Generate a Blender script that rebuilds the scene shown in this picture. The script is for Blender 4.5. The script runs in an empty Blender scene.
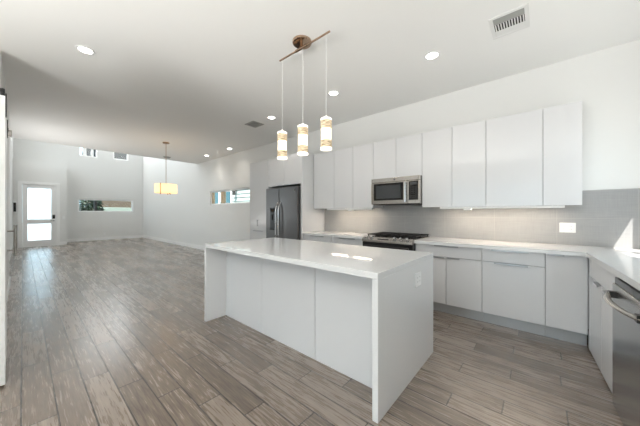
import bpy, bmesh, math, random
from mathutils import Vector, Matrix

sc = bpy.context.scene
COL = sc.collection
random.seed(7)
PI = math.pi

# ------------------------------------------------------------------ camera
cam_d = bpy.data.cameras.new('camera')
cam_d.sensor_width = 36.0
cam_d.lens = 255.6 / 640 * 36
cam_d.clip_start = 0.02
cam_d.clip_end = 300
cam = bpy.data.objects.new('camera', cam_d)
COL.objects.link(cam)
cam.location = (0, 0, 1.28)
cam.rotation_euler = (PI / 2, 0, math.atan(220 / 255.6))
sc.camera = cam

# ------------------------------------------------------------------ world, sun, daylight, exposure
world = bpy.data.worlds.new('sky')
sc.world = world
world.use_nodes = True
wb = world.node_tree.nodes['Background']
wb.inputs[0].default_value = (0.62, 0.86, 1.0, 1)
wb.inputs[1].default_value = 1.6

sun_d = bpy.data.lights.new('sun', 'SUN')
sun_d.energy = 7.0
sun_d.angle = math.radians(0.5)
sun_d.color = (1.0, 0.96, 0.9)
sun = bpy.data.objects.new('sun', sun_d)
COL.objects.link(sun)
sun.rotation_euler = Vector((-1, 1.5, -2.44)).to_track_quat('-Z', 'Y').to_euler()
sun.location = (6, -8, 12)


def daylight(name, loc, aim, sx, sy, power, color=(1.0, 0.99, 0.975), spread=180):
    d = bpy.data.lights.new(name, 'AREA')
    d.shape = 'RECTANGLE'
    d.size, d.size_y = sx, sy
    d.energy = power
    d.color = color
    d.spread = math.radians(spread)
    o = bpy.data.objects.new(name, d)
    COL.objects.link(o)
    o.location = loc
    o.rotation_euler = Vector(aim).to_track_quat('-Z', 'Y').to_euler()
    return o


# lamps standing in for daylight at the openings, some of them added
daylight('patio_fill', (-1.35, -3.45, 1.25), (0, 1, 0.1), 2.9, 2.3, 2)  # fill lamp just inside the added patio door
daylight('patio_ceiling_fill', (-1.3, -3.43, 0.9), (0.08, 0.78, 1), 2.8, 1.3, 80, (1.0, 0.99, 0.97), 96)  # added upward lamp that brightens the ceiling in place of ground bounce
daylight('daylight_sink', (1.01, 3.05, 1.65), (-1, 0, 0.9), 1.0, 1.0, 3)
daylight('high_hall_fill', (-12.2, -0.22, 4.6), (0, 1, -0.25), 3.6, 1.7, 38)  # fill lamp at the added, unseen high hall window
daylight('hall_fill', (-8.35, -0.22, 1.4), (0.1, 1, 1.6), 1.6, 2.2, 18)  # added fill lamp for the middle of the room
daylight('daylight_street', (-15.62, 2.6, 4.55), (1, 0, -0.35), 1.6, 1.1, 22)

sc.view_settings.view_transform = 'Standard'
sc.view_settings.look = 'None'
sc.view_settings.gamma = 1
sc.view_settings.use_curve_mapping = False
sc.view_settings.exposure = 0.80

# ------------------------------------------------------------------ materials


def srgb(r, g, b):
    def f(c):
        c /= 255
        return c / 12.92 if c <= 0.04045 else ((c + 0.055) / 1.055) ** 2.4
    return (f(r), f(g), f(b), 1)


def mat(name, color, rough=0.5, metal=0.0, emit=None, strength=0.0, bump=0.0, bscale=40, var=0.0, vscale=5, stretch=None, spec=0.5):
    m = bpy.data.materials.new(name)
    m.use_nodes = True
    nt = m.node_tree
    p = nt.nodes['Principled BSDF']
    p.inputs['Base Color'].default_value = color
    p.inputs['Roughness'].default_value = rough
    p.inputs['Metallic'].default_value = metal
    p.inputs['Specular IOR Level'].default_value = spec
    if emit:
        p.inputs['Emission Color'].default_value = emit
        p.inputs['Emission Strength'].default_value = strength
    if var or bump:
        geo = nt.nodes.new('ShaderNodeTexCoord')
        mp = nt.nodes.new('ShaderNodeMapping')
        if stretch:
            mp.inputs['Scale'].default_value = stretch
        nt.links.new(geo.outputs['Object'], mp.inputs['Vector'])
        if var:
            n = nt.nodes.new('ShaderNodeTexNoise')
            n.inputs['Scale'].default_value = vscale
            n.inputs['Detail'].default_value = 4
            nt.links.new(mp.outputs[0], n.inputs['Vector'])
            r = nt.nodes.new('ShaderNodeValToRGB')
            c = color
            r.color_ramp.elements[0].color = (c[0] * (1 - var), c[1] * (1 - var), c[2] * (1 - var), 1)
            r.color_ramp.elements[1].color = (min(1, c[0] * (1 + var)), min(1, c[1] * (1 + var)), min(1, c[2] * (1 + var)), 1)
            r.color_ramp.elements[0].position = 0.3
            r.color_ramp.elements[1].position = 0.7
            nt.links.new(n.outputs[0], r.inputs[0])
            nt.links.new(r.outputs[0], p.inputs['Base Color'])
        if bump:
            n2 = nt.nodes.new('ShaderNodeTexNoise')
            n2.inputs['Scale'].default_value = bscale
            nt.links.new(mp.outputs[0], n2.inputs['Vector'])
            b = nt.nodes.new('ShaderNodeBump')
            b.inputs['Strength'].default_value = bump
            b.inputs['Distance'].default_value = 0.002
            nt.links.new(n2.outputs[0], b.inputs['Height'])
            nt.links.new(b.outputs[0], p.inputs['Normal'])
    return m


def N(nt, kind, **kw):
    n = nt.nodes.new(kind)
    for k, v in kw.items():
        setattr(n, k, v)
    return n


def math_node(nt, op, a, b=None, c=None):
    n = nt.nodes.new('ShaderNodeMath')
    n.operation = op
    for i, v in enumerate((a, b, c)):
        if v is None:
            continue
        if isinstance(v, (int, float)):
            n.inputs[i].default_value = v
        else:
            nt.links.new(v, n.inputs[i])
    return n.outputs[0]


def floor_material():
    m = bpy.data.materials.new('wood_look_plank_tile')
    m.use_nodes = True
    nt = m.node_tree
    p = nt.nodes['Principled BSDF']
    geo = N(nt, 'ShaderNodeNewGeometry')
    sep = N(nt, 'ShaderNodeSeparateXYZ')
    nt.links.new(geo.outputs['Position'], sep.inputs[0])
    W, L = 0.1535, 0.92
    v = math_node(nt, 'DIVIDE', math_node(nt, 'ADD', sep.outputs[1], 0.008), W)
    row = math_node(nt, 'FLOOR', v)
    # third-bond with a little irregularity from row to row
    rn = N(nt, 'ShaderNodeTexWhiteNoise', noise_dimensions='1D')
    nt.links.new(row, rn.inputs['W'])
    off = math_node(nt, 'ADD', math_node(nt, 'MULTIPLY', row, -0.3333), math_node(nt, 'MULTIPLY', rn.outputs['Value'], 0.03))
    u = math_node(nt, 'ADD', math_node(nt, 'DIVIDE', math_node(nt, 'ADD', sep.outputs[0], 40 * L + 0.47), L), off)
    colm = math_node(nt, 'FLOOR', u)
    fu = math_node(nt, 'FRACT', u)
    fv = math_node(nt, 'FRACT', v)
    # grout distance in metres
    du = math_node(nt, 'MULTIPLY', math_node(nt, 'MINIMUM', fu, math_node(nt, 'SUBTRACT', 1.0, fu)), L)
    dv = math_node(nt, 'MULTIPLY', math_node(nt, 'MINIMUM', fv, math_node(nt, 'SUBTRACT', 1.0, fv)), W)
    dmin = math_node(nt, 'MINIMUM', du, dv)
    g = N(nt, 'ShaderNodeMapRange')
    g.inputs['From Min'].default_value = 0.0028
    g.inputs['From Max'].default_value = 0.0050
    g.inputs['To Min'].default_value = 1.0
    g.inputs['To Max'].default_value = 0.0
    nt.links.new(dmin, g.inputs['Value'])
    # per plank random
    cell = N(nt, 'ShaderNodeCombineXYZ')
    nt.links.new(colm, cell.inputs[0])
    nt.links.new(row, cell.inputs[1])
    wn = N(nt, 'ShaderNodeTexWhiteNoise', noise_dimensions='3D')
    nt.links.new(cell.outputs[0], wn.inputs['Vector'])
    # grain coordinates, shifted per plank
    gv = N(nt, 'ShaderNodeCombineXYZ')
    nt.links.new(math_node(nt, 'ADD', math_node(nt, 'MULTIPLY', sep.outputs[0], 2.0), math_node(nt, 'MULTIPLY', wn.outputs['Value'], 37.0)), gv.inputs[0])
    nt.links.new(math_node(nt, 'ADD', math_node(nt, 'MULTIPLY', sep.outputs[1], 30.0), math_node(nt, 'MULTIPLY', wn.outputs['Value'], 91.0)), gv.inputs[1])
    grain = N(nt, 'ShaderNodeTexNoise')
    grain.inputs['Scale'].default_value = 1.0
    grain.inputs['Detail'].default_value = 6
    grain.inputs['Roughness'].default_value = 0.62
    grain.inputs['Distortion'].default_value = 0.8
    nt.links.new(gv.outputs[0], grain.inputs['Vector'])
    fine = N(nt, 'ShaderNodeTexNoise')
    fine.inputs['Scale'].default_value = 3.3
    fine.inputs['Detail'].default_value = 4
    fine.inputs['Distortion'].default_value = 0.4
    nt.links.new(gv.outputs[0], fine.inputs['Vector'])
    t = math_node(nt, 'ADD', math_node(nt, 'MULTIPLY', grain.outputs[0], 0.55), math_node(nt, 'MULTIPLY', fine.outputs[0], 0.45))
    t = math_node(nt, 'ADD', t, math_node(nt, 'MULTIPLY', math_node(nt, 'SUBTRACT', wn.outputs['Value'], 0.5), 0.17))
    ramp = N(nt, 'ShaderNodeValToRGB')
    cr = ramp.color_ramp
    cr.elements[0].position = 0.24
    cr.elements[0].color = srgb(*FLOOR_DARK)
    cr.elements[1].position = 0.78
    cr.elements[1].color = srgb(*FLOOR_LIGHT)
    e = cr.elements.new(0.5)
    e.color = srgb(*FLOOR_MID)
    nt.links.new(t, ramp.inputs[0])
    mix = N(nt, 'ShaderNodeMix', data_type='RGBA')
    nt.links.new(g.outputs[0], mix.inputs['Factor'])
    nt.links.new(ramp.outputs[0], mix.inputs['A'])
    mix.inputs['B'].default_value = srgb(50, 44, 39)
    nt.links.new(mix.outputs['Result'], p.inputs['Base Color'])
    rr = N(nt, 'ShaderNodeMapRange')
    rr.inputs['To Min'].default_value = 0.18
    rr.inputs['To Max'].default_value = 0.36
    p.inputs['Specular IOR Level'].default_value = 0.9
    p.inputs['Coat Weight'].default_value = 0.35
    p.inputs['Coat Roughness'].default_value = 0.34
    nt.links.new(t, rr.inputs['Value'])
    nt.links.new(rr.outputs[0], p.inputs['Roughness'])
    bm_ = N(nt, 'ShaderNodeBump')
    bm_.inputs['Strength'].default_value = 0.5
    bm_.inputs['Distance'].default_value = 0.002
    hgt = math_node(nt, 'SUBTRACT', math_node(nt, 'MULTIPLY', t, 0.35), g.outputs[0])
    nt.links.new(hgt, bm_.inputs['Height'])
    nt.links.new(bm_.outputs[0], p.inputs['Normal'])
    return m


def tile_material():
    m = bpy.data.materials.new('linen_grey_splash_tile')
    m.use_nodes = True
    nt = m.node_tree
    p = nt.nodes['Principled BSDF']
    geo = N(nt, 'ShaderNodeNewGeometry')
    sep = N(nt, 'ShaderNodeSeparateXYZ')
    nt.links.new(geo.outputs['Position'], sep.inputs[0])
    along = math_node(nt, 'ADD', sep.outputs[0], 0)
    W, H = 0.607, 0.305
    u = math_node(nt, 'DIVIDE', math_node(nt, 'ADD', along, 10 * W - 0.149), W)
    v = math_node(nt, 'DIVIDE', math_node(nt, 'SUBTRACT', sep.outputs[2], 0.914 - 3 * H), H)
    fu, fv = math_node(nt, 'FRACT', u), math_node(nt, 'FRACT', v)
    du = math_node(nt, 'MULTIPLY', math_node(nt, 'MINIMUM', fu, math_node(nt, 'SUBTRACT', 1.0, fu)), W)
    dv = math_node(nt, 'MULTIPLY', math_node(nt, 'MINIMUM', fv, math_node(nt, 'SUBTRACT', 1.0, fv)), H)
    g = N(nt, 'ShaderNodeMapRange')
    g.inputs['From Min'].default_value = 0.001
    g.inputs['From Max'].default_value = 0.003
    g.inputs['To Min'].default_value = 1.0
    g.inputs['To Max'].default_value = 0.0
    nt.links.new(math_node(nt, 'MINIMUM', du, dv), g.inputs['Value'])
    # woven linen: fine stripes both ways
    weave = None
    for sx, sz in ((6, 160), (160, 6)):
        mp = N(nt, 'ShaderNodeMapping')
        mp.inputs['Scale'].default_value = (sx, sx, sz)
        nt.links.new(geo.outputs['Position'], mp.inputs['Vector'])
        n = N(nt, 'ShaderNodeTexNoise')
        n.inputs['Scale'].default_value = 1.0
        n.inputs['Detail'].default_value = 2
        nt.links.new(mp.outputs[0], n.inputs['Vector'])
        weave = n.outputs[0] if weave is None else math_node(nt, 'MULTIPLY', math_node(nt, 'ADD', weave, n.outputs[0]), 0.5)
    cl = N(nt, 'ShaderNodeTexNoise')
    cl.inputs['Scale'].default_value = 5
    nt.links.new(geo.outputs['Position'], cl.inputs['Vector'])
    t = math_node(nt, 'ADD', math_node(nt, 'MULTIPLY', weave, 0.7), math_node(nt, 'MULTIPLY', cl.outputs[0], 0.3))
    ramp = N(nt, 'ShaderNodeValToRGB')
    ramp.color_ramp.elements[0].position = 0.33
    ramp.color_ramp.elements[0].color = srgb(*TILE_DARK)
    ramp.color_ramp.elements[1].position = 0.67
    ramp.color_ramp.elements[1].color = srgb(*TILE_LIGHT)
    nt.links.new(t, ramp.inputs[0])
    mix = N(nt, 'ShaderNodeMix', data_type='RGBA')
    nt.links.new(g.outputs[0], mix.inputs['Factor'])
    nt.links.new(ramp.outputs[0], mix.inputs['A'])
    mix.inputs['B'].default_value = srgb(176, 173, 170)
    nt.links.new(mix.outputs['Result'], p.inputs['Base Color'])
    p.inputs['Roughness'].default_value = 0.4
    return m


def glass_material(name, tint=(1, 1, 1, 1)):
    m = bpy.data.materials.new(name)
    m.use_nodes = True
    nt = m.node_tree
    nt.nodes.remove(nt.nodes['Principled BSDF'])
    out = nt.nodes['Material Output']
    tr = N(nt, 'ShaderNodeBsdfTransparent')
    tr.inputs[0].default_value = tint
    gl = N(nt, 'ShaderNodeBsdfGlossy')
    gl.inputs['Roughness'].default_value = 0.02
    lw = N(nt, 'ShaderNodeLayerWeight')
    fac = math_node(nt, 'ADD', math_node(nt, 'MULTIPLY', math_node(nt, 'POWER', lw.outputs['Facing'], 5.0), 0.6), 0.03)
    mx = N(nt, 'ShaderNodeMixShader')
    nt.links.new(fac, mx.inputs[0])
    nt.links.new(tr.outputs[0], mx.inputs[1])
    nt.links.new(gl.outputs[0], mx.inputs[2])
    nt.links.new(mx.outputs[0], out.inputs[0])
    return m


def translucent_material(name, color, emit=None, strength=0):
    m = bpy.data.materials.new(name)
    m.use_nodes = True
    nt = m.node_tree
    p = nt.nodes['Principled BSDF']
    out = nt.nodes['Material Output']
    p.inputs['Base Color'].default_value = color
    p.inputs['Roughness'].default_value = 0.6
    if emit:
        p.inputs['Emission Color'].default_value = emit
        p.inputs['Emission Strength'].default_value = strength
    tl = N(nt, 'ShaderNodeBsdfTranslucent')
    tl.inputs[0].default_value = color
    mx = N(nt, 'ShaderNodeMixShader')
    mx.inputs[0].default_value = 0.6
    nt.links.new(p.outputs[0], mx.inputs[1])
    nt.links.new(tl.outputs[0], mx.inputs[2])
    nt.links.new(mx.outputs[0], out.inputs[0])
    return m


def frosted_material():
    m = bpy.data.materials.new('frosted_door_glass')
    m.use_nodes = True
    p = m.node_tree.nodes['Principled BSDF']
    p.inputs['Base Color'].default_value = (1, 1, 1, 1)
    p.inputs['Roughness'].default_value = 1.0
    p.inputs['IOR'].default_value = 1.08
    p.inputs['Transmission Weight'].default_value = 1.0
    return m


def woven_material():
    m = bpy.data.materials.new('woven_tan_band')
    m.use_nodes = True
    nt = m.node_tree
    p = nt.nodes['Principled BSDF']
    tc = N(nt, 'ShaderNodeTexCoord')
    mp = N(nt, 'ShaderNodeMapping')
    mp.inputs['Scale'].default_value = (14, 14, 130)
    nt.links.new(tc.outputs['Object'], mp.inputs[0])
    n = N(nt, 'ShaderNodeTexNoise')
    n.inputs['Scale'].default_value = 1.6
    nt.links.new(mp.outputs[0], n.inputs[0])
    r = N(nt, 'ShaderNodeValToRGB')
    r.color_ramp.elements[0].position = 0.38
    r.color_ramp.elements[0].color = srgb(150, 128, 98)
    r.color_ramp.elements[1].position = 0.62
    r.color_ramp.elements[1].color = srgb(232, 214, 184)
    nt.links.new(n.outputs[0], r.inputs[0])
    nt.links.new(r.outputs[0], p.inputs['Base Color'])
    nt.links.new(r.outputs[0], p.inputs['Emission Color'])
    p.inputs['Emission Strength'].default_value = 0.32
    p.inputs['Roughness'].default_value = 0.7
    return m


FLOOR_DARK, FLOOR_MID, FLOOR_LIGHT = (80, 70, 62), (134, 120, 108), (178, 164, 151)
TILE_DARK, TILE_LIGHT = (153, 153, 153), (168, 167, 166)

M = {
    'wall': mat('painted_wall', srgb(234, 234, 232), 0.6, bump=0.05, bscale=120),
    'ceiling': mat('painted_ceiling', srgb(245, 245, 243), 0.75, bump=0.05, bscale=90),
    'trim': mat('white_trim_paint', srgb(250, 250, 249), 0.35),
    'floor': floor_material(),
    'tile': tile_material(),
    'gloss': mat('gloss_white_lacquer', srgb(223, 223, 224), 0.1, var=0.004, vscale=3),
    'carcass': mat('carcass_board', srgb(176, 176, 176), 0.5),
    'quartz': mat('white_quartz', srgb(232, 232, 232), 0.05, var=0.02, vscale=180),
    'kick': mat('aluminium_kick', srgb(186, 188, 190), 0.3, 0.35),
    'pull': mat('aluminium_pull', srgb(176, 177, 180), 0.28, 0.9),
    'steel': mat('brushed_steel', srgb(176, 172, 167), 0.26, 1.0, var=0.05, vscale=3, stretch=(1, 1, 60)),
    'dsteel': mat('dark_brushed_steel', srgb(98, 96, 95), 0.32, 0.7, var=0.06, vscale=3, stretch=(60, 60, 1)),
    'bsteel': mat('dishwasher_steel', srgb(182, 181, 181), 0.27, 1.0, var=0.06, vscale=3, stretch=(1, 1, 60)),
    'fridge_side': mat('fridge_cabinet_grey', srgb(70, 70, 71), 0.45),
    'black': mat('black_plastic', srgb(22, 22, 23), 0.35),
    'blackglass': mat('black_glass', srgb(14, 14, 15), 0.05),
    'smoked': mat('smoked_glass', srgb(66, 68, 70), 0.08),
    'iron': mat('cast_iron', srgb(34, 32, 31), 0.55),
    'chrome': mat('chrome', srgb(205, 205, 206), 0.1, 1.0),
    'bronze': mat('polished_bronze', srgb(190, 164, 142), 0.08, 1.0),
    'plate': mat('white_plastic', srgb(243, 243, 242), 0.3),
    'slot': mat('outlet_slot_grey', srgb(150, 150, 150), 0.5),
    'cable': mat('clear_white_cable', srgb(232, 232, 230), 0.4),
    'vent': mat('white_vent_metal', srgb(232, 232, 230), 0.45),
    'ventgrey': mat('grey_vent_metal', srgb(168, 168, 165), 0.5),
    'ventdark': mat('dark_duct', srgb(40, 39, 38), 0.8),
    'glass': glass_material('window_glass'),
    'teal': mat('teal_tinted_glass', srgb(40, 92, 102), 0.1),
    'frost': frosted_material(),
    'lamp': mat('lit_lens', (1, 1, 1, 1), 0.5, emit=(1, 0.95, 0.88, 1), strength=9),
    'uclamp': mat('warm_lit_diffuser', (1, 1, 1, 1), 0.5, emit=(1, 0.86, 0.68, 1), strength=2.2),
    'glow': mat('lit_pendant_glass', srgb(250, 240, 225), 0.4, emit=(1, 0.84, 0.62, 1), strength=1.25),
    'glowrim': mat('lit_pendant_rim', srgb(250, 244, 235), 0.3, emit=(1, 0.9, 0.76, 1), strength=1.1),
    'woven': woven_material(),
    'drum': translucent_material('amber_fabric_shade', srgb(246, 234, 212), emit=(1, 0.80, 0.56, 1), strength=0.42),
    'drumtrim': mat('shade_trim_brown', srgb(150, 120, 84), 0.5),
    'siding': mat('white_lap_siding', srgb(176, 188, 186), 0.6),
    'brown': mat('brown_brick_wall', srgb(92, 80, 66), 0.8, var=0.18, vscale=3, stretch=(1, 1, 9)),
    'roof': mat('dark_roof_shingle', srgb(50, 48, 45), 0.85, var=0.2, vscale=20),
    'timber': mat('tan_timber', srgb(196, 172, 142), 0.6),
    'leaf': mat('dark_green_leaf', srgb(34, 58, 38), 0.6, var=0.3, vscale=9),
    'bark': mat('bark', srgb(84, 68, 54), 0.9),
    'concrete': mat('pale_concrete', srgb(138, 150, 140), 0.8, var=0.05, vscale=2),
    'reflector': mat('pale_reflector_slab', srgb(222, 218, 210), 0.8, var=0.05, vscale=3),  # pale so the added slab throws sunlight upward
    'grass': mat('gravel', srgb(150, 148, 144), 0.9, var=0.2, vscale=4),
}

# ------------------------------------------------------------------ builders


def link(o):
    COL.objects.link(o)
    return o


def thing(name, label, cat, loc=(0, 0, 0), group=None, rotz=0.0, kind=None):
    o = link(bpy.data.objects.new(name, None))
    o.empty_display_size = 0.05
    o.location = loc
    o.rotation_euler = (0, 0, rotz)
    if kind:
        o['kind'] = kind
    o['label'] = label
    o['category'] = cat
    if group:
        o['group'] = group
    return o


def wloc(p):
    v = Vector((0, 0, 0))
    while p is not None:
        v += Vector(p.location)
        p = p.parent
    return v


def obj(name, bm, m, parent=None, smooth=False, absolute=True, kind=None):
    """link bm as ONE mesh; coordinates are world ones unless absolute=False"""
    bmesh.ops.recalc_face_normals(bm, faces=bm.faces)
    if parent is not None and absolute:
        bmesh.ops.translate(bm, verts=bm.verts, vec=-wloc(parent))
    me = bpy.data.meshes.new(name)
    bm.to_mesh(me)
    bm.free()
    o = link(bpy.data.objects.new(name, me))
    me.materials.append(M[m])
    if smooth:
        for p in me.polygons:
            p.use_smooth = True
        try:
            me.set_sharp_from_angle(angle=math.radians(35))
        except Exception:
            pass
    o.parent = parent
    if kind:
        o['kind'] = kind
    return o


def box(bm, x0, x1, y0, y1, z0, z1, bev=0.0, seg=2):
    x0, x1 = min(x0, x1), max(x0, x1)
    y0, y1 = min(y0, y1), max(y0, y1)
    z0, z1 = min(z0, z1), max(z0, z1)
    t = bmesh.new()
    bmesh.ops.create_cube(t, size=1)
    for v in t.verts:
        v.co = Vector(((x0 + x1) / 2 + v.co.x * (x1 - x0), (y0 + y1) / 2 + v.co.y * (y1 - y0), (z0 + z1) / 2 + v.co.z * (z1 - z0)))
    if bev:
        bmesh.ops.bevel(t, geom=t.edges[:], offset=bev, segments=seg, affect='EDGES', profile=0.5)
    merge(bm, t)
    return bm


def merge(bm, t, mtx=None):
    if mtx is not None:
        bmesh.ops.transform(t, matrix=mtx, verts=t.verts)
    me = bpy.data.meshes.new('tmp')
    t.to_mesh(me)
    t.free()
    bm.from_mesh(me)
    bpy.data.meshes.remove(me)


def B(*a, **k):
    return box(bmesh.new(), *a, **k)


def cyl(bm, p0, p1, r0, r1=None, seg=24, caps=True):
    p0, p1 = Vector(p0), Vector(p1)
    d = p1 - p0
    t = bmesh.new()
    bmesh.ops.create_cone(t, cap_ends=caps, segments=seg, radius1=r0, radius2=r0 if r1 is None else r1, depth=d.length)
    merge(bm, t, Matrix.Translation((p0 + p1) / 2) @ d.to_track_quat('Z', 'Y').to_matrix().to_4x4())
    return bm


def lathe(bm, prof, c, seg=32, axis='Z', flip=False):
    """profile [(r, h)] swept about an axis through c"""
    c = Vector(c)
    rings = []
    for r, h in prof:
        ring = []
        for i in range(seg):
            a = 2 * PI * i / seg
            p = Vector((r * math.cos(a), r * math.sin(a), h))
            if axis == 'Y':
                p = Vector((p.x, p.z, p.y))
            elif axis == 'X':
                p = Vector((p.z, p.x, p.y))
            ring.append(bm.verts.new(c + p))
        rings.append(ring)
    for a, b in zip(rings, rings[1:]):
        for i in range(seg):
            j = (i + 1) % seg
            bm.faces.new((a[i], a[j], b[j], b[i]))
    if prof[0][0] > 1e-6:
        bm.faces.new(rings[0])
    if prof[-1][0] > 1e-6:
        bm.faces.new(rings[-1])
    bmesh.ops.remove_doubles(bm, verts=bm.verts, dist=1e-6)
    return bm


def tube(bm, pts, r, seg=12, rz=None):
    """swept round tube through pts"""
    pts = [Vector(p) for p in pts]
    rings = []
    for i, p in enumerate(pts):
        d = (pts[min(i + 1, len(pts) - 1)] - pts[max(i - 1, 0)]).normalized()
        q = d.to_track_quat('Z', 'Y').to_matrix()
        rings.append([bm.verts.new(p + q @ Vector((r * math.cos(2 * PI * k / seg), (rz or r) * math.sin(2 * PI * k / seg), 0))) for k in range(seg)])
    for a, b in zip(rings, rings[1:]):
        for i in range(seg):
            j = (i + 1) % seg
            bm.faces.new((a[i], a[j], b[j], b[i]))
    bm.faces.new(rings[0])
    bm.faces.new(rings[-1])
    return bm


def slab_with_holes(bm, axis, at, thick, a0, a1, z0, z1, holes):
    """wall slab normal to axis ('X' or 'Y') from at to at+thick, spanning a (other axis) and z, minus holes (a0,a1,z0,z1)"""
    As = sorted({a0, a1, *[h[0] for h in holes], *[h[1] for h in holes]})
    Zs = sorted({z0, z1, *[h[2] for h in holes], *[h[3] for h in holes]})
    for i in range(len(As) - 1):
        for k in range(len(Zs) - 1):
            ca, cz = (As[i] + As[i + 1]) / 2, (Zs[k] + Zs[k + 1]) / 2
            if ca < a0 or ca > a1 or cz < z0 or cz > z1:
                continue
            if any(h[0] < ca < h[1] and h[2] < cz < h[3] for h in holes):
                continue
            if axis == 'X':
                box(bm, at, at + thick, As[i], As[i + 1], Zs[k], Zs[k + 1])
            else:
                box(bm, As[i], As[i + 1], at, at + thick, Zs[k], Zs[k + 1])
    bmesh.ops.remove_doubles(bm, verts=bm.verts, dist=1e-5)
    # drop the doubled inner faces between cells
    seen = {}
    for f in bm.faces:
        seen.setdefault(tuple(sorted(v.index for v in f.verts)), []).append(f)
    bm.verts.index_update()
    seen = {}
    for f in bm.faces:
        seen.setdefault(tuple(sorted(v.index for v in f.verts)), []).append(f)
    kill = [f for fs in seen.values() if len(fs) > 1 for f in fs]
    bmesh.ops.delete(bm, geom=kill, context='FACES_ONLY')
    return bm


def structure(name, bm, m, parent=None, label=None):
    o = obj(name, bm, m, parent)
    if parent is None:
        o['kind'] = 'structure'
        if label:
            o['label'] = label
    return o


def dup(root, loc, label=None):
    r = root.copy()
    link(r)
    r.location = loc
    if label:
        r['label'] = label
    for ch in list(root.children):
        c = ch.copy()
        link(c)
        c.parent = r
        for g in list(ch.children):
            d = g.copy()
            link(d)
            d.parent = c
    return r


# ------------------------------------------------------------------ the setting
YB = 4.08          # long right-hand wall (kitchen back wall and its continuation)
XF = -15.7         # far end wall
XE = -9.35         # edge of the low ceiling
ZC = 3.04
ZH = 5.9
XR = 1.03
YR = -3.5

structure('floor', B(XF - 0.15, XR + 0.1, YR - 0.1, YB + 0.15, -0.12, 0), 'floor')
structure('ceiling', B(XE, XR + 0.1, YR - 0.1, YB, ZC, ZC + 0.3), 'ceiling')
structure('ceiling_upper', B(XF, XE, -0.25, YB, ZH, ZH + 0.2), 'ceiling')
structure('wall_fascia', B(XE, XE + 0.15, -0.25, YB, ZC + 0.3, ZH + 0.2), 'wall')
structure('wall_back', slab_with_holes(bmesh.new(), 'Y', YB, 0.15, XF - 0.15, XR + 0.1, 0, ZH + 0.2, [(-8.36, -5.5, 1.55, 2.0)]), 'wall')
structure('wall_far', slab_with_holes(bmesh.new(), 'X', XF, -0.15, -0.4, YB, 0, ZH + 0.2,
          [(1.60, 3.66, 1.33, 1.92), (1.66, 2.26, 3.86, 5.0), (2.85, 3.46, 3.90, 5.0), (-0.4, 1.1, 0, 3.1)]), 'wall')
bm = slab_with_holes(bmesh.new(), 'X', -14.5, -0.12, -0.25, 1.15, 0, 3.25, [(-0.05, 0.88, 0, 2.38)])
box(bm, XF, -14.62, -0.25, 1.15, 3.13, 3.25)
box(bm, XF, -14.62, 1.03, 1.15, 0, 3.13)
structure('wall_entry', bm, 'wall')
structure('wall_hall', slab_with_holes(bmesh.new(), 'Y', -0.25, -0.15, XF - 0.15, -7.24, 0, ZH + 0.2, [(-14.1, -10.3, 3.7, 5.5), (-9.2, -7.5, 0.25, 2.5)]), 'wall')
bm = B(-7.24, -2.95, -0.31, -0.16, 0, 2.34)
box(bm, -7.24, -4.42, -0.31, -0.16, 2.34, ZC)
box(bm, -7.24, -7.12, -0.40, -0.31, 0, ZC)
structure('wall_left', bm, 'wall')
structure('wall_passage', B(-4.54, -4.42, YR, -0.31, 0, ZC), 'wall')
structure('wall_rear', slab_with_holes(bmesh.new(), 'Y', YR, -0.1, -4.54, XR + 0.1, 0, ZC, [(-2.9, 0.2, 0, 2.4)]), 'wall')
structure('wall_right', slab_with_holes(bmesh.new(), 'X', XR, 0.1, YR, YB, 0, ZC, [(2.5, 3.6, 1.06, 2.24)]), 'wall')

# baseboards
for nm, a in (('baseboard_back', (XF, -5.12, YB - 0.016, YB, 0, 0.14)), ('baseboard_far', (XF, XF + 0.016, 1.15, YB - 0.016, 0, 0.14)),
              ('baseboard_hall', (-14.5, -7.24, -0.25, -0.236, 0, 0.14)), ('baseboard_left', (-7.24, -2.95, -0.16, -0.146, 0, 0.14))):
    structure(nm, B(*a, bev=0.003), 'trim')
bm = B(-14.5, -14.484, 0.96, 1.166, 0, 0.14, bev=0.003)
box(bm, XF + 0.016, -14.5, 1.15, 1.166, 0, 0.14, bev=0.003)
structure('baseboard_entry', bm, 'trim')


def frame_x(bm, x0, x1, y0, y1, z0, z1, t):
    box(bm, x0, x1, y0, y1, z0, z0 + t, 0.003)
    box(bm, x0, x1, y0, y1, z1 - t, z1, 0.003)
    box(bm, x0, x1, y0, y0 + t, z0 + t, z1 - t, 0.003)
    box(bm, x0, x1, y1 - t, y1, z0 + t, z1 - t, 0.003)
    return bm


def frame_y(bm, y0, y1, x0, x1, z0, z1, t):
    box(bm, x0, x1, y0, y1, z0, z0 + t, 0.003)
    box(bm, x0, x1, y0, y1, z1 - t, z1, 0.003)
    box(bm, x0, x0 + t, y0, y1, z0 + t, z1 - t, 0.003)
    box(bm, x1 - t, x1, y0, y1, z0 + t, z1 - t, 0.003)
    return bm


# windows: frame is the structure object, pane and mullion its parts
def window_far(n, y0, y1, z0, z1, mull=()):
    f = structure('window_%d' % n, frame_x(bmesh.new(), XF - 0.11, XF - 0.05, y0, y1, z0, z1, 0.05), 'trim')
    for my, mw in mull:
        obj('mullion', B(XF - 0.10, XF - 0.055, my - mw / 2, my + mw / 2, z0 + 0.05, z1 - 0.05, bev=0.003), 'trim', f)
    ys = [y0 + 0.05] + [q for my, mw in mull for q in (my - mw / 2, my + mw / 2)] + [y1 - 0.05]
    for a, b in zip(ys[::2], ys[1::2]):
        obj('pane', B(XF - 0.082, XF - 0.076, a, b, z0 + 0.05, z1 - 0.05), 'glass', f)


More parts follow.
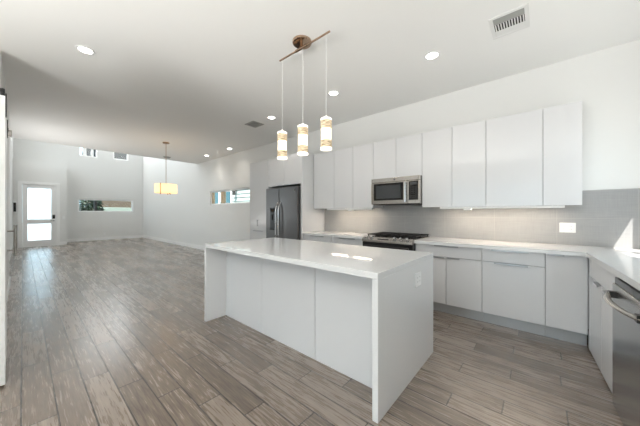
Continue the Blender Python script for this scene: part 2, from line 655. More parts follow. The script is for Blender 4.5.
window_far(1, 1.60, 3.66, 1.33, 1.92)
window_far(2, 1.62, 2.28, 3.86, 5.0, [(1.84, 0.12), (2.10, 0.09)])
window_far(3, 2.85, 3.46, 3.90, 5.0)
f = structure('window_4', frame_y(bmesh.new(), YB + 0.05, YB + 0.11, -8.36, -5.5, 1.55, 2.0, 0.04), 'trim')
obj('mullion', B(-7.72, -7.54, YB + 0.04, YB + 0.115, 1.59, 1.96, bev=0.003), 'timber', f)
obj('mullion', B(-8.32, -8.25, YB + 0.045, YB + 0.115, 1.59, 1.96, bev=0.003), 'timber', f)
obj('pane', B(-8.25, -7.72, YB + 0.076, YB + 0.082, 1.59, 1.96), 'glass', f)
obj('pane', B(-7.54, -5.54, YB + 0.076, YB + 0.082, 1.59, 1.96), 'glass', f)
f = structure('window_5', frame_x(bmesh.new(), XR + 0.03, XR + 0.08, 2.5, 3.6, 1.06, 2.24, 0.04), 'trim')
obj('mullion', B(XR + 0.03, XR + 0.08, 2.98, 3.10, 1.10, 2.20, bev=0.003), 'trim', f)
obj('pane', B(XR + 0.052, XR + 0.058, 2.54, 2.98, 1.10, 2.20), 'glass', f)
obj('pane', B(XR + 0.052, XR + 0.058, 3.10, 3.56, 1.10, 2.20), 'glass', f)
f = structure('window_6', frame_y(bmesh.new(), -0.37, -0.31, -14.1, -10.3, 3.7, 5.5, 0.06), 'trim')  # unseen high window, added to light the tall space
obj('pane', B(-14.04, -10.36, -0.343, -0.337, 3.76, 5.44), 'glass', f)
obj('mullion', B(-12.24, -12.16, -0.365, -0.315, 3.76, 5.44, bev=0.003), 'trim', f)
f = structure('window_7', frame_y(bmesh.new(), -0.37, -0.31, -9.2, -7.5, 0.25, 2.5, 0.06), 'trim')  # unseen window, added to light the middle of the room
obj('pane', B(-9.14, -7.56, -0.343, -0.337, 0.31, 2.44), 'glass', f)
# unseen glazed patio door, added behind the camera to let light in
f = structure('door_2', frame_y(bmesh.new(), YR - 0.08, YR - 0.02, -2.9, 0.2, 0.0, 2.4, 0.07), 'trim')
obj('stile', B(-1.40, -1.30, YR - 0.08, YR - 0.02, 0.07, 2.33, bev=0.003), 'trim', f)
obj('pane', B(-2.83, -1.40, YR - 0.053, YR - 0.047, 0.07, 2.33), 'glass', f)
obj('pane', B(-1.30, 0.13, YR - 0.053, YR - 0.047, 0.07, 2.33), 'glass', f)

# front door with frosted lights
bm = frame_x(bmesh.new(), -14.56, -14.515, -0.015, 0.845, 0.012, 2.345, 0.125)
box(bm, -14.56, -14.515, 0.11, 0.72, 0.87, 1.04, 0.003)
box(bm, -14.56, -14.515, 0.11, 0.72, 0.13, 0.24, 0.003)
door = structure('door_1', bm, 'trim', label='white front door with two frosted glass panels')
obj('frosted_pane', B(-14.545, -14.53, 0.108, 0.722, 1.035, 2.222), 'frost', door)
obj('frosted_pane', B(-14.545, -14.53, 0.108, 0.722, 0.238, 0.872), 'frost', door)
lk = obj('smart_lock', B(-14.517, -14.495, 0.755, 0.825, 1.06, 1.21, bev=0.006), 'black', door)
bm = cyl(bmesh.new(), (-14.516, 0.79, 0.98), (-14.47, 0.79, 0.98), 0.022)
box(bm, -14.478, -14.464, 0.69, 0.80, 0.97, 0.992, 0.004)
obj('door_handle', bm, 'chrome', door, smooth=True)
bm = bmesh.new()
for y0, y1, z0, z1 in ((-0.13, -0.03, 0, 2.46), (0.86, 0.96, 0, 2.46), (-0.03, 0.86, 2.36, 2.46)):
    box(bm, -14.5, -14.478, y0, y1, z0, z1, 0.003)
for y0, y1, z0, z1 in ((-0.05, -0.018, 0, 2.38), (0.848, 0.88, 0, 2.38), (-0.018, 0.848, 2.348, 2.38)):
    box(bm, -14.62, -14.50, y0, y1, z0, z1)
box(bm, -14.62, -14.50, -0.018, 0.848, 0, 0.011)
structure('trim_1', bm, 'trim')

# tiled splash (its own slab on the back wall)
structure('wall_splash', slab_with_holes(bmesh.new(), 'Y', YB - 0.012, 0.012, -3.375, XR, 0.90, 1.53, []), 'tile')
structure('wall_splash_return', B(XR - 0.012, XR, 1.5, YB - 0.012, 0.90, 1.05), 'tile')

# ------------------------------------------------------------------ cabinets
GAP = 0.0045


def front_y(parent, name, x0, x1, z0, z1, y=3.46, m='gloss', t=0.02):
    """slab front facing -Y"""
    return obj(name, B(x0 + GAP / 2, x1 - GAP / 2, y, y + t, z0 + GAP / 2, z1 - GAP / 2, bev=0.0015), m, parent)


def tab_pull_y(front, x0, x1, ztop, y=3.46):
    """lipped aluminium edge pull on the top of a front"""
    bm = B(x0, x1, y - 0.022, y + 0.012, ztop - 0.004, ztop, bev=0.0012)
    box(bm, x0, x1, y - 0.024, y - 0.020, ztop - 0.016, ztop, 0.001)
    return obj('pull', bm, 'pull', front)


def base_unit(label, x0, x1):
    t = thing('base_cabinet', label, 'cabinet', ((x0 + x1) / 2, 3.78, 0), 'base cabinets along the back wall')
    bm = B(x0 + 0.001, x1 - 0.001, 3.482, 4.066, 0.13, 0.872)
    obj('carcass', bm, 'carcass', t)
    obj('toe_kick', B(x0 + 0.001, x1 - 0.001, 3.54, 3.555, 0.0, 0.13), 'kick', t)
    return t


def base_fronts(t, drawer, doors, dp, pulls, ztop=0.873, zm=0.727, zb=0.132):
    if drawer:
        f = front_y(t, 'drawer', drawer[0], drawer[1], zm, ztop)
        tab_pull_y(f, dp[0], dp[1], ztop - 0.001)
    for (a, b), p in zip(doors, pulls):
        f = front_y(t, 'door' if drawer is None or len(doors) > 1 else 'deep_drawer', a, b, zb, zm if drawer else ztop)
        if p:
            tab_pull_y(f, p[0], p[1], (zm if drawer else ztop) - 0.001)


tb = base_unit('white gloss base cabinet right of the range, one drawer over two doors', -1.278, -0.508)
base_fronts(tb, (-1.278, -0.508), [(-1.278, -0.893), (-0.893, -0.508)], (-1.03, -0.75), [(-1.05, -0.912), (-0.875, -0.737)])
tb = base_unit('white gloss base cabinet with a wide drawer above one deep drawer', -0.508, 0.04)
base_fronts(tb, (-0.508, 0.04), [(-0.508, 0.04)], (-0.415, -0.09), [(-0.39, -0.095)])
tb = base_unit('narrow single-door white gloss base cabinet in the right-hand corner', 0.04, 0.343)
base_fronts(tb, None, [(0.04, 0.343)], None, [(0.056, 0.18)])
tb = base_unit('white gloss drawer base cabinet beside the fridge panel', -3.378, -2.72)
base_fronts(tb, (-3.378, -2.72), [(-3.378, -2.72)], (-3.2, -2.88), [(-3.2, -2.88)])
tb = base_unit('white gloss drawer base cabinet immediately left of the range', -2.72, -2.058)
base_fronts(tb, (-2.72, -2.058), [(-2.72, -2.058)], (-2.55, -2.23), [(-2.55, -2.23)])


# right-hand run (fronts face -X); the run stands a hair out of square with the back wall
FX = 0.345
PIV = Vector((FX, 3.44, 0))
RUN = math.radians(2.9)


def set_run(t):
    t.location = PIV + Matrix.Rotation(RUN, 3, 'Z') @ (Vector(t.location) - PIV)
    t.rotation_euler = (0, 0, RUN)


def front_x(parent, name, y0, y1, z0, z1, x=FX, m='gloss', t=0.02):
    return obj(name, B(x, x + t, y0 + GAP / 2, y1 - GAP / 2, z0 + GAP / 2, z1 - GAP / 2, bev=0.0015), m, parent)


def tab_pull_x(front, y0, y1, ztop, x=FX):
    bm = B(x - 0.022, x + 0.012, y0, y1, ztop - 0.004, ztop, bev=0.0012)
    box(bm, x - 0.024, x - 0.020, y0, y1, ztop - 0.016, ztop, 0.001)
    return obj('pull', bm, 'pull', front)


tb = thing('base_cabinet', 'white gloss two-door base cabinet between the corner and the dishwasher', 'cabinet', (0.7, 3.05, 0), 'base cabinets on the right-hand run')
obj('carcass', B(FX + 0.022, 0.92, 2.567, 3.459, 0.02, 0.872), 'carcass', tb)
obj('false_front', B(FX, FX + 0.02, 2.568, 3.388, 0.705, 0.872, bev=0.0015), 'gloss', tb)
f = front_x(tb, 'door', 2.978, 3.39, 0.012, 0.702)
tab_pull_x(f, 2.99, 3.13, 0.701)
f = front_x(tb, 'door', 2.566, 2.978, 0.012, 0.702)
tab_pull_x(f, 2.70, 2.84, 0.701)
obj('filler_strip', B(FX, FX + 0.02, 3.393, 3.455, 0.012, 0.872, bev=0.001), 'gloss', tb)
set_run(tb)
tb = thing('base_cabinet', 'white gloss base cabinet just past the dishwasher at the right edge', 'cabinet', (0.7, 1.75, 0), 'base cabinets on the right-hand run')
obj('carcass', B(FX + 0.022, 0.92, 1.502, 1.938, 0.02, 0.872), 'carcass', tb)
f = front_x(tb, 'door', 1.50, 1.94, 0.012, 0.872)
tab_pull_x(f, 1.7, 1.86, 0.868)
set_run(tb)


# worktops
def prism(bm, poly, z0, z1):
    lo = [bm.verts.new((x, y, z0)) for x, y in poly]
    hi = [bm.verts.new((x, y, z1)) for x, y in poly]
    bm.faces.new(lo[::-1])
    bm.faces.new(hi)
    n = len(poly)
    for i in range(n):
        j = (i + 1) % n
        bm.faces.new((lo[i], lo[j], hi[j], hi[i]))
    return bm


bm = prism(bmesh.new(), [(-1.276, 3.42), (0.325, 3.42), (0.325 + 1.93 * math.tan(RUN), 1.49), (1.016, 1.49), (1.016, 4.066), (-1.276, 4.066)], 0.8745, 0.914)
bmesh.ops.bevel(bm, geom=bm.edges[:], offset=0.002, segments=2, affect='EDGES')
o = obj('worktop', bm, 'quartz')
o['label'] = 'long L-shaped white quartz worktop right of the range, turning the corner'
o['category'] = 'worktop'
o = obj('worktop', B(-3.376, -2.059, 3.42, 4.066, 0.8745, 0.914, bev=0.002), 'quartz')
o['label'] = 'short white quartz worktop between fridge panel and range'
o['category'] = 'worktop'


# wall cabinets
def wall_unit(label, edges, z0=1.362, z1=2.43, y=3.73):
    x0, x1 = edges[0], edges[-1]
    t = thing('wall_cabinet', label, 'cabinet', ((x0 + x1) / 2, 3.9, z0), 'wall cabinets along the back wall')
    obj('carcass', B(x0 + 0.001, x1 - 0.001, y + 0.022, YB - 0.014 if z0 < 1.53 else YB - 0.001, z0 + 0.002, z1), 'gloss', t)
    for a, b in zip(edges, edges[1:]):
        obj('door', B(a + 0.0025, b - 0.0025, y, y + 0.02, z0, z1 - 0.001, bev=0.0015), 'gloss', t)
    return t


wall_unit('narrow white gloss wall cabinet against the tall fridge panel', [-3.372, -2.87])
wall_unit('white gloss two-door wall cabinet immediately left of the microwave', [-2.87, -2.458, -2.064])
wall_unit('short white gloss two-door wall cabinet directly above the microwave', [-2.064, -1.674, -1.282], z0=1.822)
wall_unit('tall white gloss two-door wall cabinet immediately right of the microwave', [-1.282, -0.889, -0.506])
wall_unit('widest single-door white gloss wall cabinet, second from the right end', [-0.506, 0.025])
wall_unit('rightmost white gloss wall cabinet, single narrow door', [0.025, 0.33])


def under_light(label, x0, x1, px):
    t = thing('under_cabinet_light', label, 'light', ((x0 + x1) / 2, 3.8, 1.345), 'light bars under the wall cabinets')
    obj('housing', B(x0, x1, 3.755, 3.81, 1.336, 1.361, bev=0.003), 'plate', t)
    obj('diffuser', B(x0 + 0.05, x1 - 0.05, 3.815, 3.84, 1.345, 1.361, bev=0.002), 'uclamp', t)
    obj('switch_box', B(px - 0.04, px + 0.04, 3.76, 3.85, 1.318, 1.340, bev=0.004), 'plate', t)
    d = bpy.data.lights.new('light_bar_glow', 'AREA')
    d.shape = 'RECTANGLE'
    d.size, d.size_y = (x1 - x0) - 0.1, 0.03
    d.energy = 2.0 * (x1 - x0)
    d.color = (1, 0.84, 0.66)
    l = link(bpy.data.objects.new('light_bar_glow', d))
    l.parent = t
    l.location = (0, 0.05, -0.012)


under_light('white light bar under the wall cabinets right of the microwave', -1.05, 0.20, -0.72)
under_light('white light bar under the wall cabinets left of the microwave', -3.06, -2.10, -2.55)

# tall cabinet + fridge surround
t = thing('tall_cabinet', 'tall white gloss pantry cabinet left of the fridge', 'cabinet', (-4.75, 3.75, 0))
obj('carcass', B(-5.10, -4.405, 3.452, YB - 0.001, 0.10, 2.43), 'gloss', t)
obj('toe_kick', B(-5.10, -4.405, 3.52, 3.535, 0, 0.10), 'kick', t)
f = obj('door', B(-5.098, -4.407, 3.43, 3.45, 0.893, 2.428, bev=0.0015), 'gloss', t)
bm = cyl(bmesh.new(), (-4.78, 3.405, 0.985), (-4.78, 3.405, 1.125), 0.006, seg=12)
cyl(bm, (-4.78, 3.405, 1.0), (-4.78, 3.432, 1.0), 0.005, seg=10)
cyl(bm, (-4.78, 3.405, 1.11), (-4.78, 3.432, 1.11), 0.005, seg=10)
obj('pull', bm, 'pull', f, smooth=True)
for z0, z1 in ((0.50, 0.888), (0.105, 0.495)):
    f = obj('drawer', B(-5.098, -4.407, 3.43, 3.45, z0, z1, bev=0.0015), 'gloss', t)
    tab_pull_y(f, -4.93, -4.58, z1 + 0.001, y=3.43)
t = thing('fridge_surround', 'white gloss cabinet bridging over the fridge with full-height side panel', 'cabinet', (-3.9, 3.75, 0))
obj('carcass', B(-4.403, -3.424, 3.452, YB - 0.001, 1.85, 2.43), 'gloss', t)
for a, b, p in ((-4.403, -3.912, (-4.07, -3.95)), (-3.912, -3.424, (-3.875, -3.755))):
    f = obj('door', B(a + 0.002, b - 0.002, 3.43, 3.45, 1.84, 2.428, bev=0.0015), 'gloss', t)
    bm = B(p[0], p[1], 3.408, 3.442, 1.837, 1.841, bev=0.001)
    box(bm, p[0], p[1], 3.406, 3.410, 1.837, 1.853, 0.001)
    obj('pull', bm, 'pull', f)
obj('side_panel', B(-3.421, -3.381, 3.415, YB - 0.014, 0, 2.43, bev=0.002), 'gloss', t)

# ------------------------------------------------------------------ fridge
t = thing('refrigerator', 'dark stainless side-by-side fridge with ice dispenser in the cabinet wall', 'fridge', (-3.905, 3.7, 0))
obj('cabinet', B(-4.385, -3.435, 3.405, 4.04, 0.02, 1.78, bev=0.006), 'fridge_side', t)
obj('base_grille', B(-4.37, -3.45, 3.385, 3.404, 0.015, 0.09, bev=0.003), 'black', t)
ft = 3.345
fd = obj('freezer_door', B(-4.385, -3.968, ft, 3.40, 0.10, 1.79, bev=0.012, seg=3), 'dsteel', t)
rd = obj('refrigerator_door', B(-3.962, -3.435, ft, 3.40, 0.10, 1.79, bev=0.012, seg=3), 'dsteel', t)


def fridge_handle(x, door):
    pts = []
    for i in range(17):
        u = i / 16
        z = 0.62 + u * 0.87
        y = ft - 0.055 * min(1, math.sin(PI * u) * 2.2)
        pts.append((x, y + 0.004, z))
    obj('handle', tube(bmesh.new(), pts, 0.013, rz=0.013), 'chrome', door, smooth=True)


fridge_handle(-4.01, fd)
fridge_handle(-3.92, rd)
obj('ice_dispenser', B(-4.245, -4.085, ft - 0.004, ft + 0.01, 0.93, 1.39, bev=0.004), 'black', fd)
bm = B(-4.235, -4.095, ft - 0.008, ft - 0.003, 1.30, 1.375, bev=0.002)
obj('control_panel', bm, 'ventdark', fd)
obj('dispenser_paddle', B(-4.185, -4.145, ft - 0.016, ft - 0.003, 1.13, 1.25, bev=0.004), 'ventdark', fd)
obj('drip_tray', B(-4.235, -4.095, ft - 0.022, ft - 0.003, 0.935, 0.955, bev=0.003), 'ventdark', fd)


def emblem(parent, c, r, axis_y):
    """small round badge: raised ring, dark field, script-like monogram loops"""
    bm = lathe(bmesh.new(), [(r * 0.86, 0), (r * 0.86, -0.003), (r, -0.003), (r, 0)], (c[0], axis_y, c[2]), axis='Y')
    obj('badge_ring', bm, 'chrome', parent, smooth=True)
    bm = bmesh.new()
    for s in (-1, 1):
        pts = [(c[0] + s * r * 0.3 + r * 0.28 * math.cos(a), axis_y - 0.002, c[2] + r * 0.42 * math.sin(a)) for a in [PI * (0.25 + 1.5 * k / 10) for k in range(11)]]
        tube(bm, pts, r * 0.07, seg=6)
    obj('badge_monogram', bm, 'chrome', parent, smooth=True)


emblem(rd, (-3.51, 0, 1.715), 0.022, ft)

# ------------------------------------------------------------------ microwave (over the range)
t = thing('microwave', 'stainless over-the-range microwave hanging under the short wall cabinet', 'microwave', (-1.673, 3.86, 1.41))
MX0, MX1, MY = -2.060, -1.286, 3.66
obj('body', B(MX0, MX1, MY + 0.03, YB - 0.014, 1.415, 1.819, bev=0.004), 'steel', t)
obj('underside_panel', B(MX0 + 0.02, MX1 - 0.02, MY + 0.035, 4.03, 1.402, 1.416, bev=0.003), 'black', t)
bm = B(MX0, MX1, MY, MY + 0.032, 1.755, 1.819, bev=0.004)
vs = obj('vent_strip', bm, 'steel', t)
bm = bmesh.new()
for s in (0, 1):
    for k in range(4):
        a, b = (MX0 + 0.03, -1.72) if s == 0 else (-1.62, MX1 - 0.03)
        box(bm, a, b, MY - 0.002, MY + 0.002, 1.768 + k * 0.011, 1.772 + k * 0.011)
obj('vent_slots', bm, 'ventgrey', vs)
emblem(vs, (-1.670, 0, 1.787), 0.017, MY)
md = obj('door', B(MX0, -1.463, MY, MY + 0.03, 1.418, 1.752, bev=0.004), 'steel', t)
obj('window_glass', B(MX0 + 0.045, -1.53, MY - 0.003, MY + 0.004, 1.475, 1.738, bev=0.002), 'blackglass', md)
obj('window_mesh', B(MX0 + 0.085, -1.57, MY - 0.005, MY - 0.002, 1.505, 1.705, bev=0.001), 'smoked', md)
bm = cyl(bmesh.new(), (-1.492, MY - 0.032, 1.44), (-1.492, MY - 0.032, 1.735), 0.011)
cyl(bm, (-1.492, MY - 0.032, 1.46), (-1.492, MY + 0.002, 1.46), 0.009, seg=14)
cyl(bm, (-1.492, MY - 0.032, 1.715), (-1.492, MY + 0.002, 1.715), 0.009, seg=14)
obj('handle', bm, 'chrome', md, smooth=True)
cp = obj('control_panel', B(-1.459, MX1, MY, MY + 0.03, 1.418, 1.752, bev=0.004), 'steel', t)
obj('keypad', B(-1.447, -1.312, MY - 0.003, MY + 0.004, 1.47, 1.742, bev=0.002), 'blackglass', cp)
bm = bmesh.new()
for r in range(6):
    for c in range(3):
        box(bm, -1.432 + c * 0.038, -1.404 + c * 0.038, MY - 0.0045, MY - 0.002, 1.49 + r * 0.031, 1.508 + r * 0.031)
obj('keypad_buttons', bm, 'ventdark', cp)
obj('display', B(-1.43, -1.33, MY - 0.0045, MY - 0.002, 1.69, 1.728), 'smoked', cp)

# ------------------------------------------------------------------ slide-in gas range
t = thing('gas_range', 'stainless slide-in gas range with black grates, set into the back worktop', 'range', (-1.667, 3.75, 0))
RX0, RX1 = -2.054, -1.281
obj('body', B(RX0, RX1, 3.44, 4.06, 0.05, 0.90), 'fridge_side', t)
obj('foot', B(RX0 + 0.03, RX1 - 0.03, 3.48, 4.02, 0.0, 0.05), 'black', t)
obj('cooktop', B(RX0, RX1, 3.43, 4.06, 0.90, 0.922, bev=0.004), 'steel', t)
obj('burner_pan', B(RX0 + 0.02, RX1 - 0.02, 3.50, 4.045, 0.920, 0.926, bev=0.002), 'blackglass', t)
bm = bmesh.new()
prof = [(3.355, 0.855), (3.44, 0.855), (3.44, 0.925), (3.415, 0.925), (3.358, 0.885)]
lo = [bm.verts.new((RX0, y, z)) for y, z in prof]
hi = [bm.verts.new((RX1, y, z)) for y, z in prof]
bm.faces.new(lo)
bm.faces.new(hi[::-1])
for i in range(5):
    j = (i + 1) % 5
    bm.faces.new((lo[i], hi[i], hi[j], lo[j]))
bmesh.ops.bevel(bm, geom=bm.edges[:], offset=0.003, segments=2, affect='EDGES')
cp = obj('control_panel', bm, 'steel', t)
nrm = Vector((0, -0.574, 0.819))
for x in (-1.99, -1.90, -1.54, -1.45, -1.36):
    c = Vector((x, 3.3865, 0.905))
    bm = cyl(bmesh.new(), c - nrm * 0.004, c + nrm * 0.012, 0.026, 0.025)
    cyl(bm, c + nrm * 0.012, c + nrm * 0.034, 0.021, 0.018)
    k = obj('knob', bm, 'chrome', cp, smooth=True)
obj('display', B(-1.80, -1.63, 3.372, 3.405, 0.8955, 0.906), 'blackglass', cp)
od = obj('oven_door', B(RX0 + 0.003, RX1 - 0.003, 3.375, 3.438, 0.24, 0.848, bev=0.004), 'black', t)
obj('oven_glass', B(RX0 + 0.09, RX1 - 0.09, 3.371, 3.378, 0.34, 0.70, bev=0.002), 'blackglass', od)
bm = cyl(bmesh.new(), (RX0 + 0.04, 3.335, 0.80), (RX1 - 0.04, 3.335, 0.80), 0.012)
for x in (RX0 + 0.07, RX1 - 0.07):
    cyl(bm, (x, 3.335, 0.80), (x, 3.378, 0.80), 0.01, seg=12)
obj('handle', bm, 'iron', od, smooth=True)
obj('storage_drawer', B(RX0 + 0.003, RX1 - 0.003, 3.38, 3.438, 0.06, 0.234, bev=0.004), 'black', t)
for cx in (-1.925, -1.667, -1.41):
    bm = bmesh.new()
    x0, x1 = cx - 0.122, cx + 0.122
    for y in (3.52, 4.03):
        box(bm, x0, x1, y - 0.006, y + 0.006, 0.944, 0.958, 0.002)
    for x in (x0 + 0.006, x1 - 0.006):
        box(bm, x - 0.006, x + 0.006, 3.52, 4.03, 0.944, 0.958, 0.002)
    for y in (3.62, 3.70, 3.78, 3.86, 3.94):
        box(bm, x0, x1, y - 0.004, y + 0.004, 0.944, 0.958, 0.001)
    box(bm, cx - 0.005, cx + 0.005, 3.52, 4.03, 0.944, 0.958, 0.001)
    for x in (x0 + 0.01, x1 - 0.01):
        for y in (3.53, 4.02):
            box(bm, x - 0.006, x + 0.006, y - 0.006, y + 0.006, 0.926, 0.946)
    obj('grate', bm, 'iron', t)
for cx, cy in ((-1.925, 3.64), (-1.925, 3.91), (-1.667, 3.78), (-1.41, 3.64), (-1.41, 3.91)):
    bm = cyl(bmesh.new(), (cx, cy, 0.925), (cx, cy, 0.932), 0.05)
    cyl(bm, (cx, cy, 0.932), (cx, cy, 0.940), 0.036, 0.033)
    obj('burner', bm, 'iron', t, smooth=True)

# ------------------------------------------------------------------ dishwasher
t = thing('dishwasher', 'stainless dishwasher with bowed bar handle in the right-hand run', 'dishwasher', (0.7, 2.25, 0))
DY0, DY1 = 1.946, 2.560
obj('tub', B(FX + 0.018, 0.92, DY0 + 0.005, DY1 - 0.005, 0.05, 0.865), 'black', t)
obj('toe_kick', B(FX + 0.04, FX + 0.055, DY0 + 0.005, DY1 - 0.005, 0, 0.05), 'black', t)
dd = obj('door', B(FX - 0.025, FX + 0.017, DY0, DY1, 0.012, 0.818, bev=0.006, seg=3), 'bsteel', t)
obj('control_strip', B(FX - 0.016, FX + 0.015, DY0 + 0.012, DY1 - 0.012, 0.8185, 0.858, bev=0.002), 'blackglass', dd)
pts = []
for i in range(25):
    u = i / 24
    y = DY1 - 0.035 - u * (DY1 - DY0 - 0.07)
    s = min(1.0, math.sin(PI * u) ** 0.55 * 1.0)
    pts.append((FX - 0.028 - 0.062 * s, y, 0.752))
hb = tube(bmesh.new(), pts, 0.017, rz=0.010)
h_ = obj('handle', hb, 'steel', dd, smooth=True)
for y in (DY1 - 0.06, DY0 + 0.06):
    obj('handle_mount', B(FX - 0.055, FX - 0.022, y - 0.022, y + 0.022, 0.732, 0.772, bev=0.004), 'black', dd)
set_run(t)

# ------------------------------------------------------------------ island
t = thing('kitchen_island', 'white waterfall kitchen island with recessed back panels on wood-look floor', 'kitchen island', (-1.88, 1.93, 0))
IX0, IX1, IY0, IY1 = -3.02, -0.745, 1.405, 2.465
obj('worktop', B(IX0, IX1, IY0, IY1, 0.874, 0.914, bev=0.002), 'quartz', t)
obj('end_panel', B(IX0, IX0 + 0.04, IY0, IY1, 0, 0.8735, bev=0.0015), 'quartz', t)
obj('end_panel', B(IX1 - 0.04, IX1, IY0, IY1, 0, 0.8735, bev=0.0015), 'quartz', t)
xs = [IX0 + 0.041, -2.244, -1.486, IX1 - 0.041]
for a, b in zip(xs, xs[1:]):
    obj('back_panel', B(a + 0.002, b - 0.002, 1.66, 1.68, 0.0, 0.872, bev=0.0015), 'gloss', t)
obj('carcass', B(IX0 + 0.042, IX1 - 0.042, 1.682, 2.42, 0.10, 0.872), 'carcass', t)
obj('toe_kick', B(IX0 + 0.042, IX1 - 0.042, 2.36, 2.375, 0, 0.10), 'kick', t)
for a, b in zip(xs, xs[1:]):
    f = obj('door', B(a + 0.002, b - 0.002, 2.422, 2.442, 0.105, 0.868, bev=0.0015), 'gloss', t)
    obj('pull', B((a + b) / 2 - 0.08, (a + b) / 2 + 0.08, 2.43, 2.462, 0.867, 0.871, bev=0.001), 'pull', f)


# outlets and switches
def wall_plate(name, label, c, normal, w, h, kind, group=None):
    """c centre on the wall, normal 'x+','x-','y-'"""
    t = thing(name, label, 'outlet' if 'outlet' in name else 'switch', c, group)
    cx, cy, cz = c

    def bx(u0, u1, z0, z1, d0, d1, bev=0.0):
        if normal == 'y-':
            return B(cx + u0, cx + u1, cy - d1, cy - d0, cz + z0, cz + z1, bev=bev)
        return B(cx + d0, cx + d1, cy + u0, cy + u1, cz + z0, cz + z1, bev=bev)
    obj('plate', bx(-w / 2, w / 2, -h / 2, h / 2, 0.0, 0.006, 0.002), 'plate', t)
    n = 2 if w > 0.1 else 1
    for i in range(n):
        u = (i - (n - 1) / 2) * 0.046 * (w / 0.115 if n > 1 else 1)
        f = obj('socket_face' if 'outlet' in name else 'rocker', bx(u - 0.0165, u + 0.0165, -0.033, 0.033, 0.005, 0.0085, 0.001), 'plate', t)
        if 'outlet' in name:
            for zz in (-0.016, 0.016):
                bm = bmesh.new()
                for uu in (-0.006, 0.006):
                    t2 = bx(u + uu - 0.0015, u + uu + 0.0015, zz - 0.004, zz + 0.006, 0.0083, 0.0092)
                    merge(bm, t2)
                obj('socket_slots', bm, 'slot', f)
    return t


wall_plate('wall_outlet', 'wide white double outlet on the grey splash tiles', (0.2385, YB - 0.012, 1.112), 'y-', 0.135, 0.112, 'o')
wall_plate('wall_outlet', 'white double outlet on the end panel of the island', (IX1, 2.07, 0.748), 'x+', 0.125, 0.11, 'o')
wall_plate('wall_outlet', 'small outlet low on the far end wall under the slot window', (XF, 2.53, 0.30), 'x+', 0.07, 0.115, 'o')
wall_plate('wall_outlet', 'small outlet low on the long right wall, nearest the far corner', (-14.87, YB, 0.30), 'y-', 0.07, 0.115, 'o')
wall_plate('wall_outlet', 'small outlet low on the long right wall, below the drum pendant', (-11.71, YB, 0.30), 'y-', 0.07, 0.115, 'o')
wall_plate('light_switch', 'white switch plate beside the front door', (-14.5, 1.055, 1.09), 'x+', 0.07, 0.115, 's')

# dark intercom panel left of the front door
t = thing('wall_intercom', 'small dark intercom panel on the entry wall left of the front door', 'intercom', (-14.5, -0.19, 1.48))
obj('back_box', B(-14.5, -14.482, -0.236, -0.142, 1.27, 1.70, bev=0.004), 'plate', t)
obj('screen', B(-14.484, -14.470, -0.228, -0.165, 1.33, 1.66, bev=0.004), 'black', t)
obj('handset', B(-14.484, -14.450, -0.163, -0.145, 1.30, 1.68, bev=0.006), 'plate', t)

# ------------------------------------------------------------------ barn door on the left wall
t = thing('barn_door', 'white sliding barn door leaf at the left edge, hung on a wall rail', 'door', (-2.975, -0.105, 0.02), None, rotz=0.0)
ang = math.radians(1.0)
R_ = Matrix.Rotation(ang, 4, 'Z')


def leafbox(x0, x1, y0, y1, z0, z1, bev=0.002):
    b = B(x0, x1, y0, y1, z0, z1, bev=bev)
    bmesh.ops.transform(b, matrix=R_, verts=b.verts)
    return b


obj('leaf', leafbox(-0.98, 0, -0.02, 0.02, 0, 2.12), 'trim', t, absolute=False)
bm = cyl(bmesh.new(), (-0.90, 0.072, 0.845), (-0.90, 0.072, 1.145), 0.0125)
for z in (0.90, 1.085):
    cyl(bm, (-0.90, 0.02, z), (-0.90, 0.072, z), 0.008, seg=12)
bmesh.ops.transform(bm, matrix=R_, verts=bm.verts)
obj('pull_handle', bm, 'steel', t, smooth=True, absolute=False)
for x in (-0.06, -0.90):
    b = leafbox(x - 0.022, x + 0.022, 0.02, 0.026, 1.98, 2.15, 0.001)
    w = lathe(bmesh.new(), [(0.012, -0.012), (0.042, -0.012), (0.046, 0), (0.042, 0.012), (0.012, 0.012)], (x, 0.006, 2.145), axis='Y', seg=20)
    hg = obj('hanger_strap', b, 'black', t, absolute=False)
    bmesh.ops.transform(w, matrix=R_, verts=w.verts)
    o = obj('roller_wheel', w, 'black', hg, smooth=True, absolute=False)
t = thing('barn_door_rail', 'wall-mounted barn door rail with black bolts above the leaf', 'door rail', (-3.2, -0.16, 2.2))
obj('rail', B(-4.72, -2.97, -0.146, -0.138, 2.216, 2.254, bev=0.001), 'vent', t)
for x in (-4.6, -3.9, -3.36):
    bm = cyl(bmesh.new(), (x, -0.16, 2.235), (x, -0.108, 2.235), 0.013, seg=14)
    obj('standoff_bolt', bm, 'black', t, smooth=True)
bm = B(-4.70, -4.64, -0.16, -0.085, 2.165, 2.240, bev=0.004)
obj('end_stop', bm, 'steel', t)

# ------------------------------------------------------------------ recessed downlights
def downlight(label, loc, power=22):
    t = thing('recessed_downlight', label, 'ceiling light', loc, 'recessed ceiling lights')
    bm = lathe(bmesh.new(), [(0.058, 0.0), (0.060, -0.006), (0.080, -0.006), (0.086, 0.0)], (0, 0, 0), seg=36)
    obj('trim_ring', bm, 'plate', t, smooth=True, absolute=False)
    bm = lathe(bmesh.new(), [(0.0, -0.003), (0.056, -0.003), (0.057, 0.0)], (0, 0, 0), seg=36)
    obj('lens', bm, 'lamp', t, absolute=False)
    d = bpy.data.lights.new('downlight_lamp', 'SPOT')
    d.energy = power
    d.spot_size = math.radians(125)
    d.spot_blend = 0.8
    d.shadow_soft_size = 0.05
    d.color = (1, 0.93, 0.84)
    l = link(bpy.data.objects.new('downlight_lamp', d))
    l.parent = t
    l.location = (0, 0, -0.02)
    return t


